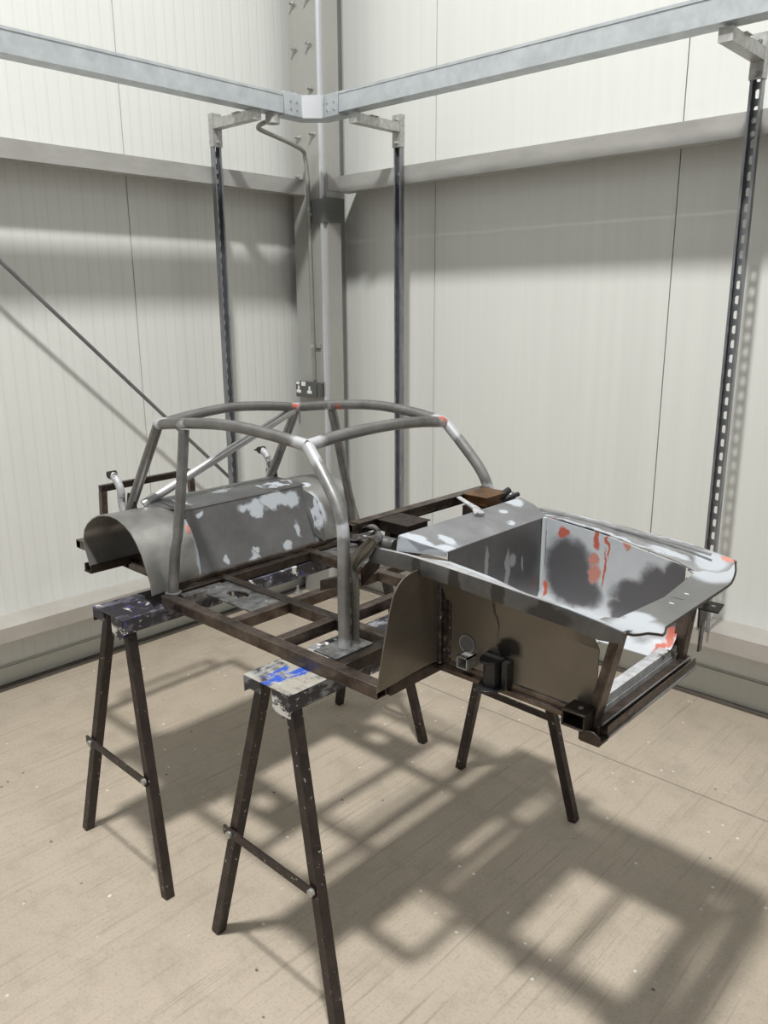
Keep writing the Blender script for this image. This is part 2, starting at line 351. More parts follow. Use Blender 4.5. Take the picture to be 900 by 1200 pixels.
for (x, y, nx, ny) in ((TF+.004, -0.62, 1, 0), (TF+.004, -0.585, 1, 0), (0.575, -TF-.004, 0, -1), (0.615, -TF-.004, 0, -1)):
    for z in (TZ0+0.022, TZ0+0.052):
        b = MB(); b.cyl((x, y, z), (nx, ny, 0), 0.005, 0.006, 8); b.build('screw', M_BOLT, tc)

# ------------------------------------------------------------------ slotted channel posts with cantilever brackets
def channel_post(px, py, face, label, blab, ztop=2.40, zr=0.02):
    """41 mm strut channel, open towards the room, slotted web against the rails. face: (nx, ny) unit towards the room"""
    F = Vector((face[0], face[1], 0)); Sd = Vector((-face[1], face[0], 0)); B = Vector((px, py, 0)) + F*0.0
    root = empty('channel_post', (px, py, 0.345 if zr > 0.1 else 0.0), label, 'channel post', 'slotted channel posts')
    P = lambda s, f, z: B + Sd*s + F*f + Vector((0, 0, z))
    hw, t, d = 0.0205, 0.0025, 0.024
    z0 = zr; z1 = ztop-0.10
    b = MB()
    # side flanges and returned lips
    for sg in (-1, 1):
        b.sweep([P(0, 0, z0), P(0, 0, z1)], [(0, 0)]*0 or [(0, 0), (0.0001, 0), (0.0001, 0.0001)], up=F) if False else None
        def prism(pts):
            lo = [b.bm.verts.new(P(s*sg, f, z0)) for s, f in pts]; hi = [b.bm.verts.new(P(s*sg, f, z1)) for s, f in pts]
            b.bm.faces.new(lo); b.bm.faces.new(hi)
            for i in range(len(lo)): b.bm.faces.new((lo[i], lo[(i+1) % len(lo)], hi[(i+1) % len(lo)], hi[i]))
        prism([(hw-t, 0), (hw, 0), (hw, d), (hw-0.008, d), (hw-0.008, d-0.005), (hw-0.008+t, d-0.005), (hw-0.009+t, d-t), (hw-t, d-t)])
    b.build('channel', M_STRUT, root)
    # slotted web
    b = MB(); pitch = 0.05; sw, sh = 0.007, 0.014; n = int((z1-z0)/pitch)
    for k in range(n+1):
        za = z0+k*pitch; zb = min(za+pitch, z1)
        if zb-za < 0.045:
            b.bm.faces.new([b.bm.verts.new(P(s, f, z)) for s, f, z in ((-hw+t, 0, za), (hw-t, 0, za), (hw-t, 0, zb), (-hw+t, 0, zb))]) if zb > za+1e-4 else None; continue
        zc = (za+zb)/2; w = hw-t; c = 0.004
        outer = [(-w, za), (0, za), (w, za), (w, zc-sh), (w, zc+sh), (w, zb), (0, zb), (-w, zb), (-w, zc+sh), (-w, zc-sh)]
        inner = [(-sw+c, zc-sh), (0, zc-sh), (sw-c, zc-sh), (sw, zc-sh+c), (sw, zc+sh-c), (sw-c, zc+sh), (0, zc+sh), (-sw+c, zc+sh), (-sw, zc+sh-c), (-sw, zc-sh+c)]
        for f0 in (0.0, t):
            O = [b.bm.verts.new(P(s, f0, z)) for s, z in outer]; I = [b.bm.verts.new(P(s, f0, z)) for s, z in inner]
            for i in range(10): b.bm.faces.new((O[i], O[(i+1) % 10], I[(i+1) % 10], I[i]))
            if f0 == 0.0: I0 = I
        for i in range(10): b.bm.faces.new((I0[i], I0[(i+1) % 10], I[(i+1) % 10], I[i]))
    b.build('slotted_web', M_STRUT, root)
    # backing plate and cantilever arm
    br = empty('cantilever_bracket', tuple(P(0, d, 2.32)), blab, 'bracket', 'cantilever brackets under the trunking')
    b = MB()
    q = [P(-0.021, d-0.001, ztop-0.135), P(0.021, d-0.001, ztop-0.135), P(0.021, d-0.001, ztop-0.0), P(-0.021, d-0.001, ztop)]
    b.poly(q, 0.006, F)
    for sg in (-1, 1): b.poly([P(0.0215*sg, 0.0, ztop-0.135), P(0.0215*sg, d+.005, ztop-0.135), P(0.0215*sg, d+.005, ztop), P(0.0215*sg, 0.0, ztop)], 0.003*sg, Sd)
    b.build('back_plate', M_BRKT, br)
    b = MB(); L0, L1 = d+0.005, 0.305; t2 = 0.003
    zb_, zt_ = 2.312, 2.351
    b.poly([P(-0.0205, L0, zb_), P(0.0205, L0, zb_), P(0.0205, L1, zb_), P(-0.0205, L1, zb_)], t2, (0, 0, 1))
    b.poly([P(-0.0205, L0, zt_-t2), P(0.0205, L0, zt_-t2), P(0.0205, L1, zt_-t2), P(-0.0205, L1, zt_-t2)], t2, (0, 0, 1))
    for sg in (-1, 1): b.poly([P(0.0205*sg, L0, zb_+t2), P(0.0205*sg, L1, zb_+t2), P(0.0205*sg, L1, zt_-t2), P(0.0205*sg, L0, zt_-t2)], -t2*sg, Sd)
    b.build('arm', M_BRKT, br)
    b = MB(); b.poly([P(-0.022, L1, zb_-0.001), P(0.022, L1, zb_-0.001), P(0.022, L1, zt_+0.001), P(-0.022, L1, zt_+0.001)], 0.003, F); b.build('end_cap', M_BRKT, br, label='pale end cap')
    for z in (ztop-0.022, ztop-0.118):
        b = MB(); b.cyl(P(0, d+0.010, z), F, 0.009, 0.010, 6); b.cyl(P(0, d+0.016, z), F, 0.005, 0.012, 8); b.build('bolt', M_BOLT, br)
    b = MB(); b.box(P(-0.03, 0.17, 2.351), P(0.03, 0.22, 2.3525)); b.build('clip', M_BRKT, br)
    # square washer nuts in the channel where it meets the wall rail
    for z in (2.14, 2.10):
        b = MB(); b.cyl(P(0, 0.006, z), F, 0.010, 0.008, 6); b.build('bolt', M_BOLT, root)
    return root
channel_post(2.262, -0.156, (0, -1), 'slotted channel post on the right wall, nearest the picture edge', 'cantilever bracket at far right holding up the trunking', 2.395, 0.346)
channel_post(0.702, -0.156, (0, -1), 'slotted channel post on the right wall just right of the corner column', 'cantilever bracket just right of the corner column', 2.385, 0.346)
channel_post(0.156, -0.785, (1, 0), 'slotted channel post on the left wall left of the corner column', 'cantilever bracket on the left wall left of the corner column', 2.375, 0.312)

# ------------------------------------------------------------------ conduit, junction box, socket, brace rod, floor anchors
cd = empty('cable_conduit', (0.215, -0.28, 1.18), 'grey bent steel conduit dropping from trunking to the socket', 'conduit')
path = [(0.395, -0.66, 2.335), (0.39, -0.70, 2.318), (0.365, -0.70, 2.309), (0.34, -0.66, 2.303), (0.27, -0.45, 2.292), (0.215, -0.315, 2.280), (0.200, -0.288, 2.255), (0.200, -0.278, 2.20), (0.203, -0.276, 2.08), (0.206, -0.273, 1.6), (0.207, -0.270, 1.19)]
b = MB(); b.tube(spline(path, 8), 0.010, 12); b.build('conduit_tube', M_COND, cd)
for z in (2.02, 1.36):
    b = MB(); b.box((0.189, -0.262, z-0.008), (0.245, -0.25, z+0.008)); b.cyl((0.204, -0.274, z), (0, 0, 1), 0.0125, 0.016, 14); b.build('saddle_clip', M_BRKT, cd)
jb = MB(); jb.cyl((0.448, -0.69, 2.331), (0, 0, 1), 0.030, 0.041, 20); jb.cyl((0.448, -0.69, 2.309), (0, 0, 1), 0.008, 0.006, 8)
tag(jb.build('conduit_box', M_BRKT, loc=(0.448, -0.69, 2.31)), 'small round conduit box under the left trunking', 'junction box')
sk = empty('wall_socket', (0.16, -0.25, 1.13), 'grey metal double wall socket on the corner column', 'socket')
b = MB(); b.box((0.105, -0.250, 1.105), (0.265, -0.285, 1.176)); b.build('back_box', M_SOCK, sk, bevel=0.002)
b = MB(); b.box((0.082, -0.285, 1.098), (0.240, -0.290, 1.180)); fp = b.build('face_plate', M_SOCK, sk, bevel=0.002)
for cx in (0.106, 0.189):
    b = MB(); b.box((cx-0.006, -0.290, 1.134), (cx+0.006, -0.293, 1.156)); b.box((cx-0.017, -0.290, 1.118), (cx+0.017, -0.293, 1.134)); b.build('outlet', M_WHITE, fp, bevel=0.002, label='white three pin outlet')
for cx in (0.102, 0.145):
    b = MB(); w_ = 0.011 if cx < .12 else 0.015; b.box((cx-w_, -0.290, 1.156+(.006 if cx < .12 else 0)), (cx+w_, -0.295, 1.177)); b.build('switch', M_WHITE, fp, bevel=0.001, label='white rocker switch')
b = MB(); b.tube([(0.12, -3.2, 3.16), (0.12, -0.285, 0.255)], 0.008, 10); tag(b.build('brace_rod', M_ROD, loc=(0.12, -0.285, 0.255)), 'thin dark diagonal brace rod crossing the left wall', 'brace rod')
for (x, y, lab) in ((0.216, -0.332, 'steel anchor bolt on floor beside column, nearest the camera'), (0.07, -0.315, 'steel anchor bolt on floor, nearest the left wall'), (0.33, -0.12, 'steel anchor bolt on floor, nearest the right wall')):
    b = MB(); b.cyl((x, y, 0.003), (0, 0, 1), 0.028, 0.006, 20); b.cyl((x, y, 0.013), (0, 0, 1), 0.014, 0.014, 6); b.cyl((x, y, 0.03), (0, 0, 1), 0.008, 0.03, 10)
    tag(b.build('anchor_bolt', M_BRKT, loc=(x, y, 0)), lab, 'bolt')

# ------------------------------------------------------------------ trestles
def trestle_cap_mat(name, cx, blue):
    t = NT(name); v = t.coord()
    n1 = t.noise(t.coord((1, .45, 1)), 26, 5, 0.7); n2 = t.noise(t.coord((.6, 1, 1)), 16, 5, 0.7); n3 = t.noise(v, 40, 3)
    c = t.mix(t.ramp(n1, [(0.50, 0.0), (0.60, 1.0)]), (0.035, 0.032, 0.040), ((0.27, 0.28, 0.30) if blue else (0.15, 0.15, 0.18)))
    c = t.mix(t.ramp(n2, [(0.56, 0.0), (0.60, 1.0)]), c, (0.80, 0.80, 0.76))
    if blue:
        sp = t.n('ShaderNodeSeparateXYZ'); t.l(v, sp.inputs[0])
        c = t.mix(t.math('MULTIPLY', t.math('MULTIPLY', t.math('LESS_THAN', sp.outputs[1], -0.30), t.math('GREATER_THAN', sp.outputs[2], 0.7605)), t.ramp(n2, [(0.40, 0.0), (0.5, 0.8)])), c, (0.47, 0.445, 0.38))
        bx = t.math('COMPARE', t.math('ADD', sp.outputs[0], t.math('MULTIPLY', n3, 0.05)), 0.018); t.t.nodes[-1].inputs[2].default_value = 0.030
        by = t.math('LESS_THAN', sp.outputs[1], -0.36)
        m = t.math('MULTIPLY', t.math('MULTIPLY', t.math('MULTIPLY', bx, t.math('GREATER_THAN', sp.outputs[2], 0.7605)), by), t.ramp(n1, [(0.42, 0.0), (0.50, 1.0)]))
        c = t.mix(m, c, (0.035, 0.10, 0.50))
    else:
        c = t.mix(t.ramp(n3, [(0.60, 0.0), (0.66, 1.0)]), c, (0.07, 0.06, 0.25))
    return t.out(c, 0.45, 0.1, n1, 0.001, 0.3)
def trestle(cx, y0, y1, label, capm):
    """folding steel trestle: inverted U cap and two pairs of splayed legs"""
    yc = (y0+y1)/2; root = empty('trestle', (cx, yc, 0), label, 'trestle', 'folding steel trestles under the car body')
    zt = 0.762; hw = 0.079
    b = MB(); t = 0.003; z0 = zt-0.042
    b.box((cx-hw, y0, zt-t), (cx+hw, y1, zt)); b.box((cx-hw, y0, z0), (cx-hw+t, y1, zt-t)); b.box((cx+hw-t, y0, z0), (cx+hw, y1, zt-t))
    b.box((cx-hw, y0, z0+0.012), (cx-0.02, y0+t, zt-t)); b.box((cx+0.02, y0, z0-0.014), (cx+hw, y0+t, zt-t))
    b.build('top_channel', capm, root, bevel=0.002, label='paint splattered top channel')
    for (yt, yf) in ((y0+0.035, y0-0.015), (y1-0.035, y1+0.015)):
        for sg in (-1, 1):
            b = MB(); a = Vector((cx+sg*0.045, yt, zt-0.012)); f = Vector((cx+sg*0.222, yf, 0.0)); d = (f-a).normalized()
            b.sweep([a, f], [(-0.0135, -0.0135), (0.0135, -0.0135), (0.0135, 0.0135), (-0.0135, 0.0135)], up=(0, 1, 0))
            b.build('leg', M_TREST, root, bevel=0.002)
        sgn = -1 if yf < yt else 1
        k = (zt-0.322)/zt; yy = yt+(yf-yt)*k; xx = 0.045+0.177*k
        b = MB(); b.bar((cx-xx-0.025, yy+sgn*0.018, 0.325), (cx+xx+0.005, yy+sgn*0.018, 0.318), 0.006, 0.022); bc = b.build('brace', M_TREST, root)
        for sg in (-1, 1):
            b = MB(); b.cyl((cx+sg*xx, yy+sgn*0.023, 0.322), (0, 1, 0), 0.009, 0.008, 12); b.build('rivet', M_BOLT, bc)
    b = MB(); b.poly([(cx+0.03, y0+0.012, 0.722), (cx+0.055, y0+0.0, 0.70), (cx+0.072, y0+0.012, 0.722)], 0.03, (0, 1, 0)); b.build('gusset', NT('blue_paint').out((0.05, 0.07, 0.28), 0.4, 0.0), root, label='dark blue gusset')
    return root
trestle(1.394, -2.125, -1.075, 'black trestle at left under the wheel arch, top splashed purple and white', trestle_cap_mat('cap_purple', 1.394, False))
trestle(2.040, -2.105, -1.115, 'black trestle nearest the camera, top splashed blue and white', trestle_cap_mat('cap_blue', 2.04, True))

# ------------------------------------------------------------------ the car body frame
YC = -1.61
CAR = empty('car_body_frame', (2.0, YC, 0.762), 'bare steel car body frame with roll cage resting on two trestles', 'car body')
OFF = (2.0, YC, 0.762)
P = lambda x, w, z: Vector((x, YC+w, z))
# --- chassis rails (28 mm square tube lying on the trestles)
RZ = 0.779; RT = 0.030
def rail(name, a, b_, w=RT, h=RT, mat=None, **k):
    m = MB(); m.bar(a, b_, w, h); return m.build(name, mat or M_RAIL, CAR, bevel=0.0025, **k)
def hollow(name, a, b_, w=RT, t=0.003, mat=None):
    """open-ended square tube"""
    m = MB(); a, b_ = Vector(a), Vector(b_); h = w/2; i = h-t
    for pr in ([(-h,-h),(h,-h),(h,-i),(-h,-i)], [(-h,i),(h,i),(h,h),(-h,h)], [(-h,-i),(-i,-i),(-i,i),(-h,i)], [(i,-i),(h,-i),(h,i),(i,i)]): m.sweep([a, b_], pr)
    c_ = .0035; m.bm.verts.ensure_lookup_table()
    return m.build(name, mat or M_RAIL, CAR, bevel=0.001)
for sg in (-1, 1):
    hollow('side_rail', P(1.462, sg*0.372, RZ), P(2.272, sg*0.372, RZ))
    hollow('inner_rail', P(1.39, sg*0.172, RZ), P(2.285, sg*0.172, RZ))
    for x in (1.750, 1.925): rail('cross_member', P(x, sg*0.357, RZ), P(x, sg*0.187, RZ))
    rail('outrigger', P(2.13, sg*0.357, RZ), P(2.13, sg*0.187, RZ), 0.034, 0.030, M_RAILD)
for x in (1.750, 1.925, 2.16): rail('cross_member', P(x, -0.157, RZ-0.001), P(x, 0.157, RZ-0.001))
rail('cross_member', P(1.452, -0.357, RZ), P(1.452, 0.357, RZ), 0.028, 0.028, M_RAILD)
m = MB(); m.bar(P(1.425, -0.36, 0.800), P(1.425, 0.36, 0.800), 0.022, 0.010); m.build('sill_strip', M_RAIL, CAR)
rail('cross_member', P(2.27, -0.357, RZ), P(2.27, 0.357, RZ), 0.028, 0.028, M_RAILD)
# seat mounting plates with a hole
for sg in (-1, 1):
    m = MB(); cx, cw = 1.60, 0.235; R = []
    outer = [(1.49, .187), (1.60, .187), (1.735, .187), (1.735, .235), (1.735, .29), (1.60, .29), (1.53, .29), (1.49, .25)]
    inner = [(1.60+0.04*math.cos(a), 0.232+0.026*math.sin(a)) for a in [math.radians(q) for q in (-135, -90, -45, 0, 45, 90, 135, 180)]]
    for z in (0.786, 0.790):
        O = [m.bm.verts.new(P(x, sg*w, z)) for x, w in outer]; I = [m.bm.verts.new(P(x, sg*w, z)) for x, w in inner]
        for i in range(8): m.bm.faces.new((O[i], O[(i+1) % 8], I[(i+1) % 8], I[i]))
        R.append((O, I))
    for i in range(8):
        for q in (0, 1): m.bm.faces.new((R[0][q][i], R[0][q][(i+1) % 8], R[1][q][(i+1) % 8], R[1][q][i]))
    m.build('seat_mount_plate', M_GREYST, CAR)
    m = MB(); m.box(P(1.47, sg*0.20, 0.764), P(1.50, sg*0.34, 0.786)); m.build('scraped_bracket', M_GREYST, CAR)
    m = MB(); m.box(P(2.045, sg*0.235, 0.7945), P(2.118, sg*0.355, 0.798)); m.build('pillar_foot_plate', M_GREYST, CAR, label='scraped grey foot plate')

# --- roll cage
TR = 0.0148
def ctube(name, pts, r=TR, mat=None, n=7, **k):
    m = MB(); m.tube(spline(pts, n) if len(pts) > 2 else [Vector(p) for p in pts], r, 16); return m.build(name, mat or M_TUBE, CAR, **k)
def joint_mat(name, blobs, lo=(0.17, 0.165, 0.16), hi=(0.30, 0.295, 0.29)):
    white = [x for x in blobs if x[2] == 'w']; red = [x for x in blobs if x[2] == 'r']
    ly = []
    if white: ly.append(((0.55, 0.56, 0.58), 0.4, 0.4, [(c, r) for c, r, _ in white]))
    if red: ly.append((RED, 0.0, 0.5, [(c, r) for c, r, _ in red]))
    return patched(name, OFF, lo, hi, ly, 0.75, (0.34, 0.5), 12, 0.02, 45)
RC, HC = (1.304, 0.260, 1.236), (1.932, 0.256, 1.245)
rr = lambda k: (k, k, k)
jb_ = []
for sg in (-1, 1):
    jb_ += [(P(RC[0], sg*RC[1], RC[2]), rr(0.03), 'w'), (P(HC[0], sg*HC[1], HC[2]), rr(0.045), 'w')]
jb_ += [(P(HC[0], 0.23, HC[2]+.01), rr(0.02), 'r'), (P(1.32, 0.24, 1.245), rr(0.012), 'r'), (P(1.50, 0.27, 1.25), rr(0.018), 'r'), (P(1.456, -0.272, 1.242), rr(0.024), 'w'), (P(1.456, 0.272, 1.242), rr(0.02), 'w')]
M_JT = joint_mat('cage_roof_tube', jb_)
pb = []
for sg in (-1, 1): pb += [(P(1.945, sg*0.257, 1.225), rr(0.040), 'w'), (P(2.07, sg*0.275, 1.07), (0.03, 0.03, 0.02), 'w'), (P(2.085, sg*0.295, 0.80), rr(0.022), 'w')]
M_JP = joint_mat('cage_pillar_tube', pb, (0.22, 0.22, 0.215), (0.42, 0.42, 0.42))
for sg in (-1, 1):
    ctube('roof_side_tube', [P(*[RC[0], sg*RC[1], RC[2]]), P(1.47, sg*0.272, 1.256), P(1.65, sg*0.274, 1.268), P(1.80, sg*0.268, 1.261), P(HC[0], sg*HC[1], HC[2])], mat=M_JT)
    ctube('windscreen_pillar', [P(HC[0], sg*HC[1], HC[2]), P(1.985, sg*0.263, 1.192), P(2.040, sg*0.271, 1.130), P(2.064, sg*0.277, 1.085), P(2.073, sg*0.282, 1.04), P(2.077, sg*0.288, 0.92), P(2.083, sg*0.294, 0.795)], mat=M_JP)
    ctube('middle_pillar', [P(1.456, sg*0.276, 1.238), P(1.462, sg*0.290, 1.16), P(1.468, sg*0.312, 1.04), P(1.471, sg*0.329, 0.955), P(1.472, sg*0.338, 0.925), P(1.470, sg*0.346, 0.86), P(1.470, sg*0.354, 0.795)], mat=M_TUBE)
    ctube('rear_stay', [P(RC[0], sg*RC[1], RC[2]), P(1.130, sg*0.272, 0.962)], mat=M_TUBE)
    m = MB(); m.tube([P(1.470, sg*0.354, 0.7945), P(1.470, sg*0.354, 0.7985)], 0.023, 16); m.build('weld_bead', M_GREYST, CAR)
ctube('windscreen_header', [P(HC[0], -HC[1], HC[2]), P(1.940, -0.14, 1.2585), P(1.943, 0.0, 1.264), P(1.940, 0.14, 1.2585), P(HC[0], HC[1], HC[2])], mat=M_JT)
ctube('rear_roof_tube', [P(RC[0], -RC[1], RC[2]), P(1.300, -0.14, 1.251), P(1.299, 0.0, 1.260), P(1.300, 0.14, 1.251), P(RC[0], RC[1], RC[2])], mat=M_JT)
ctube('diagonal_brace', [P(RC[0], 0.245, RC[2]-0.008), P(1.19, -0.262, 0.984)], 0.0135, M_SHINY, label='shiny ground diagonal brace')

# --- dash bar, its mounts and small linkages
hollow('dash_bar', P(2.074, -0.262, 1.071), P(2.074, 0.262, 1.071), 0.021, 0.003, M_RAIL)
m = MB(); m.box(P(2.062, -0.25, 1.0818), P(2.090, 0.25, 1.084)); m.build('dash_top_strip', M_RAIL, CAR)
m = MB(); m.bar(P(2.066, -0.23, 1.056), P(2.066, 0.20, 1.056), 0.010, 0.009); m.build('dash_lower_strip', M_RAILD, CAR)
m = MB()
m.box(P(2.092, -0.185, 1.055), P(2.180, -0.115, 1.080)); m.box(P(2.10, -0.175, 1.02), P(2.118, -0.125, 1.055)); m.box(P(2.15, -0.165, 1.015), P(2.165, -0.125, 1.055)); m.box(P(2.09, -0.19, 1.080), P(2.185, -0.11, 1.083))
m.build('column_mount', M_RAILD, CAR, bevel=0.001, label='dark box bracket on dash bar, near side')
m = MB(); m.box(P(2.095, 0.135, 1.062), P(2.165, 0.225, 1.085)); m.box(P(2.092, 0.13, 1.085), P(2.170, 0.228, 1.088)); m.build('dash_mount', M_RUST, CAR, bevel=0.001, label='rust brown box bracket, far side')
m = MB(); m.box(P(2.10, 0.12, 1.03), P(2.16, 0.235, 1.060)); m.build('dash_mount_base', M_RAILD, CAR, bevel=0.002)
m = MB(); m.tube(spline([P(2.15, 0.185, 1.060), P(2.160, 0.205, 1.078), P(2.165, 0.235, 1.090)], 6), 0.009, 10); m.tube(spline([P(2.16, 0.21, 1.062), P(2.175, 0.225, 1.074), P(2.185, 0.25, 1.080)], 6), 0.006, 10); m.build('linkage_lever', M_BLACK, CAR)
m = MB(); m.sweep([P(2.088, 0.118, 1.080), P(2.15, 0.075, 1.082), P(2.20, 0.042, 1.083), P(2.226, 0.022, 1.076)], [(-0.008, -0.002), (0.008, -0.002), (0.008, 0.002), (-0.008, 0.002)], scales=[0.8, 0.85, 1.1, 1.6]); m.build('support_strap', M_DIRTW, CAR, label='pale steel strap from dash bar to scuttle')
# knobbly steering pivot behind the near mount
m = MB()
for (dx, dw, dz, r, h, ax) in ((2.135, -0.20, 1.035, 0.016, 0.045, (1, 0, 0)), (2.12, -0.17, 1.02, 0.020, 0.03, (0, 1, 0)), (2.155, -0.165, 1.022, 0.012, 0.06, (1, .3, 0)), (2.11, -0.215, 1.045, 0.017, 0.022, (0, 1, .3)), (2.165, -0.14, 1.012, 0.015, 0.03, (0, 1, 0)), (2.10, -0.15, 1.000, 0.012, 0.08, (1, 0, 0)), (2.14, -0.19, 1.005, 0.010, 0.05, (1, 0, .5))):
    m.cyl(P(dx, dw, dz), ax, r, h, 12)
m.build('steering_pivot', M_GREYST, CAR, bevel=0.002, label='greasy pivot lumps below dash bar')
m = MB(); m.sweep(spline([P(2.085, -0.225, 1.07), P(2.10, -0.225, 1.076), P(2.115, -0.22, 1.070), P(2.125, -0.215, 1.045)], 5), [(-0.010, -0.002), (0.010, -0.002), (0.010, 0.002), (-0.010, 0.002)]); m.build('pivot_shield', M_GREYST, CAR)
# S-shaped pressed door hinge plate beside the near A-pillar (and its twin on the far side)
for sg in (-1, 1):
    L_ = [(2.141, 1.068), (2.131, 1.055), (2.103, 1.031), (2.084, 1.009), (2.076, 0.983), (2.081, 0.960), (2.082, 0.931), (2.081, 0.88), (2.080, 0.805)]
    R_ = [(2.161, 1.061), (2.150, 1.040), (2.137, 1.022), (2.113, 1.000), (2.096, 0.979), (2.099, 0.960), (2.101, 0.936), (2.100, 0.88), (2.099, 0.805)]
    L_, R_ = spline([(x, 0, z) for x, z in L_], 3), spline([(x, 0, z) for x, z in R_], 3); rows = []
    for a_, c_ in zip(L_, R_):
        dsh = .010*max(0, min(1, (a_.z-.95)/.05)); rows.append([P(a_.x, sg*(.268+dsh*.3), a_.z), P(a_.x*.75+c_.x*.25, sg*(.266-dsh*.5), a_.z*.75+c_.z*.25), P(a_.x*.35+c_.x*.65, sg*(.264-dsh*.6), a_.z*.35+c_.z*.65), P(c_.x, sg*(.262+dsh*.2), c_.z)])
    m = MB(); m.grid(rows, 0.003); hp = m.build('hinge_plate', M_HINGE, CAR)
    m = MB(); m.poly([P(x, sg*.250, z) for x, z in ((2.150, 1.040), (2.158, 1.012), (2.148, .990), (2.108, .948), (2.096, .936), (2.094, .975), (2.118, 1.0))], .004, (0, 1, 0)); m.build('hinge_web', M_RAILD, hp)
    m = MB(); m.tube([P(2.152, sg*.262, 1.072), P(2.160, sg*.255, 1.062)], .012, 12); m.build('hinge_knuckle', M_GREYST, hp)
    for z in (0.938, 0.895, 0.83):
        m = MB(); m.cyl(P(2.072, sg*0.272, z), (0, 0, 1), 0.007, 0.026 if z > .85 else 0.012, 10); m.build('hinge_knuckle', M_RAIL, hp)
m = MB(); m.poly([P(1.978, -0.27, 0.925), P(2.062, -0.27, 0.955), P(2.062, -0.235, 0.955), P(1.978, -0.235, 0.925)], 0.003, (0, 0, 1)); m.poly([P(1.978, -0.27, 0.925), P(2.062, -0.27, 0.955), P(2.062, -0.27, 0.935), P(1.978, -0.27, 0.902)], 0.003, (0, 1, 0)); m.build('pillar_bracket', M_RAILD, CAR)

# --- rear wheel arches and fuel bay box
ARC_N = [(1.453, .797), (1.449, .83), (1.431, .874), (1.416, .905), (1.394, .934), (1.370, .957), (1.340, .974), (1.300, .986), (1.262, .9885), (1.228, .985), (1.190, .977), (1.155, .962), (1.120, .940), (1.098, .917), (1.088, .890), (1.090, .862), (1.100, .835), (1.112, .806)]
ARC_I = [(1.418, .794), (1.415, .83), (1.408, .874), (1.396, .905), (1.378, .934), (1.356, .957), (1.328, .972), (1.295, .980), (1.262, .982), (1.228, .981), (1.190, .973), (1.155, .958), (1.120, .937), (1.100, .913), (1.090, .886), (1.092, .858), (1.102, .832), (1.113, .806)]
def arch_mat(sg):
    w = sg
    whites = [((1.40, YC+w*0.226, 0.89), (0.12, 0.011, 0.10)), ((1.36, YC+w*0.318, 0.917), (0.02, 0.012, 0.009))]
    reds = [((1.38, YC+w*0.232, 0.935), (0.03, 0.008, 0.014))]
    if sg > 0: whites = [((1.40, YC+0.250, 0.90), (0.07, 0.030, 0.048)), ((1.40, YC+0.245, 0.94), (0.07, 0.028, 0.030)), ((1.42, YC+0.235, 0.84), (0.05, 0.011, 0.045)), ((1.33, YC+0.27, .98), (0.02, .02, .01))]; reds = [((1.40, YC+0.32, 0.86), (0.001, 0.001, 0.001))]
    return patched('arch_sheet', OFF, (0.27, 0.265, 0.255), (0.46, 0.45, 0.435), [(FILL, 0.0, 0.45, whites), (PINK, 0.0, 0.5, reds)], 0.75, (0.3, 0.42), 8, 0.02)
for sg in (-1, 1):
    rows = []
    for k in range(7):
        f = k/6; rows.append([P(a[0]*(1-f)+c[0]*f, sg*(0.410*(1-f)+0.226*f), a[1]*(1-f)+c[1]*f) for a, c in zip(ARC_N, ARC_I)])
    m = MB(); m.grid(rows, 0.003); wa = m.build('wheel_arch', arch_mat(sg), CAR)
    # rear foot angle of the arch
    m = MB(); m.box(P(1.082, sg*0.414, 0.786), P(1.122, sg*0.15, 0.790)); m.box(P(1.118, sg*0.412, 0.790), P(1.122, sg*0.15, 0.812)); m.box(P(1.082, sg*.412, .790), P(1.086, sg*.395, .812)); m.build('foot_angle', M_RAILD, wa)
box_w = [((1.39, -1.605, .957), (.05, .055, .022)), ((1.39, -1.585, .940), (.05, .035, .018)), ((1.37, -1.500, .960), (.05, .075, .024)), ((1.37, -1.44, .955), (.05, .03, .03)), ((1.40, -1.635, .815), (.05, .016, .012)), ((1.40, -1.625, .832), (.05, .009, .010)), ((1.40, -1.505, .822), (.05, .022, .015)), ((1.40, -1.745, .830), (.05, .010, .014)), ((1.40, -1.445, .86), (.05, .012, .026)), ((1.38, -1.79, .965), (.04, .020, .010)), ((1.30, -1.45, .99), (.03, .07, .008)), ((1.24, -1.62, .99), (.03, .05, .008)), ((1.27, -1.80, .99), (.05, .02, .008))]
M_BOX = patched('fuel_bay_sheet', OFF, (0.155, 0.155, 0.16), (0.25, 0.25, 0.255), [((0.50, 0.54, 0.59), 0.15, 0.45, box_w)], 0.7, (0.34, 0.48), 7, 0.045)
m = MB(); m.grid([[P(1.424, w, .793), P(1.402, w, .855), P(1.380, w, .92), P(1.357, w, .984)] for w in [-.226+.452*k/8 for k in range(9)]], 0.003, smooth=False); m.build('bay_front_panel', M_BOX, CAR)
m = MB(); m.grid([[P(1.360, w*1.0, .9855), P(1.29, w, .992), P(1.22, w*0.97, .994), P(1.165, w*.95, .985), P(1.12, w*.95, .94), P(1.112, w*.95, .81)] for w in [-.236+.472*k/8 for k in range(9)]], 0.003, smooth=False); m.build('bay_top_panel', M_BOX, CAR)
for sg in (-1, 1):
    m = MB(); m.poly([P(1.424, sg*.226, .795), P(1.357, sg*.226, .984), P(1.17, sg*.226, .984), P(1.113, sg*.226, .93), P(1.113, sg*.226, .806)], 0.003*-sg, (0, 1, 0)); m.build('bay_side_panel', M_BOX, CAR)
    m = MB(); m.poly([P(1.357, sg*.229, .986), P(1.20, sg*.262, .978), P(1.19, sg*.229, .992)], 0.003, (0, 0, 1)); m.build('corner_gusset', M_BOX, CAR)
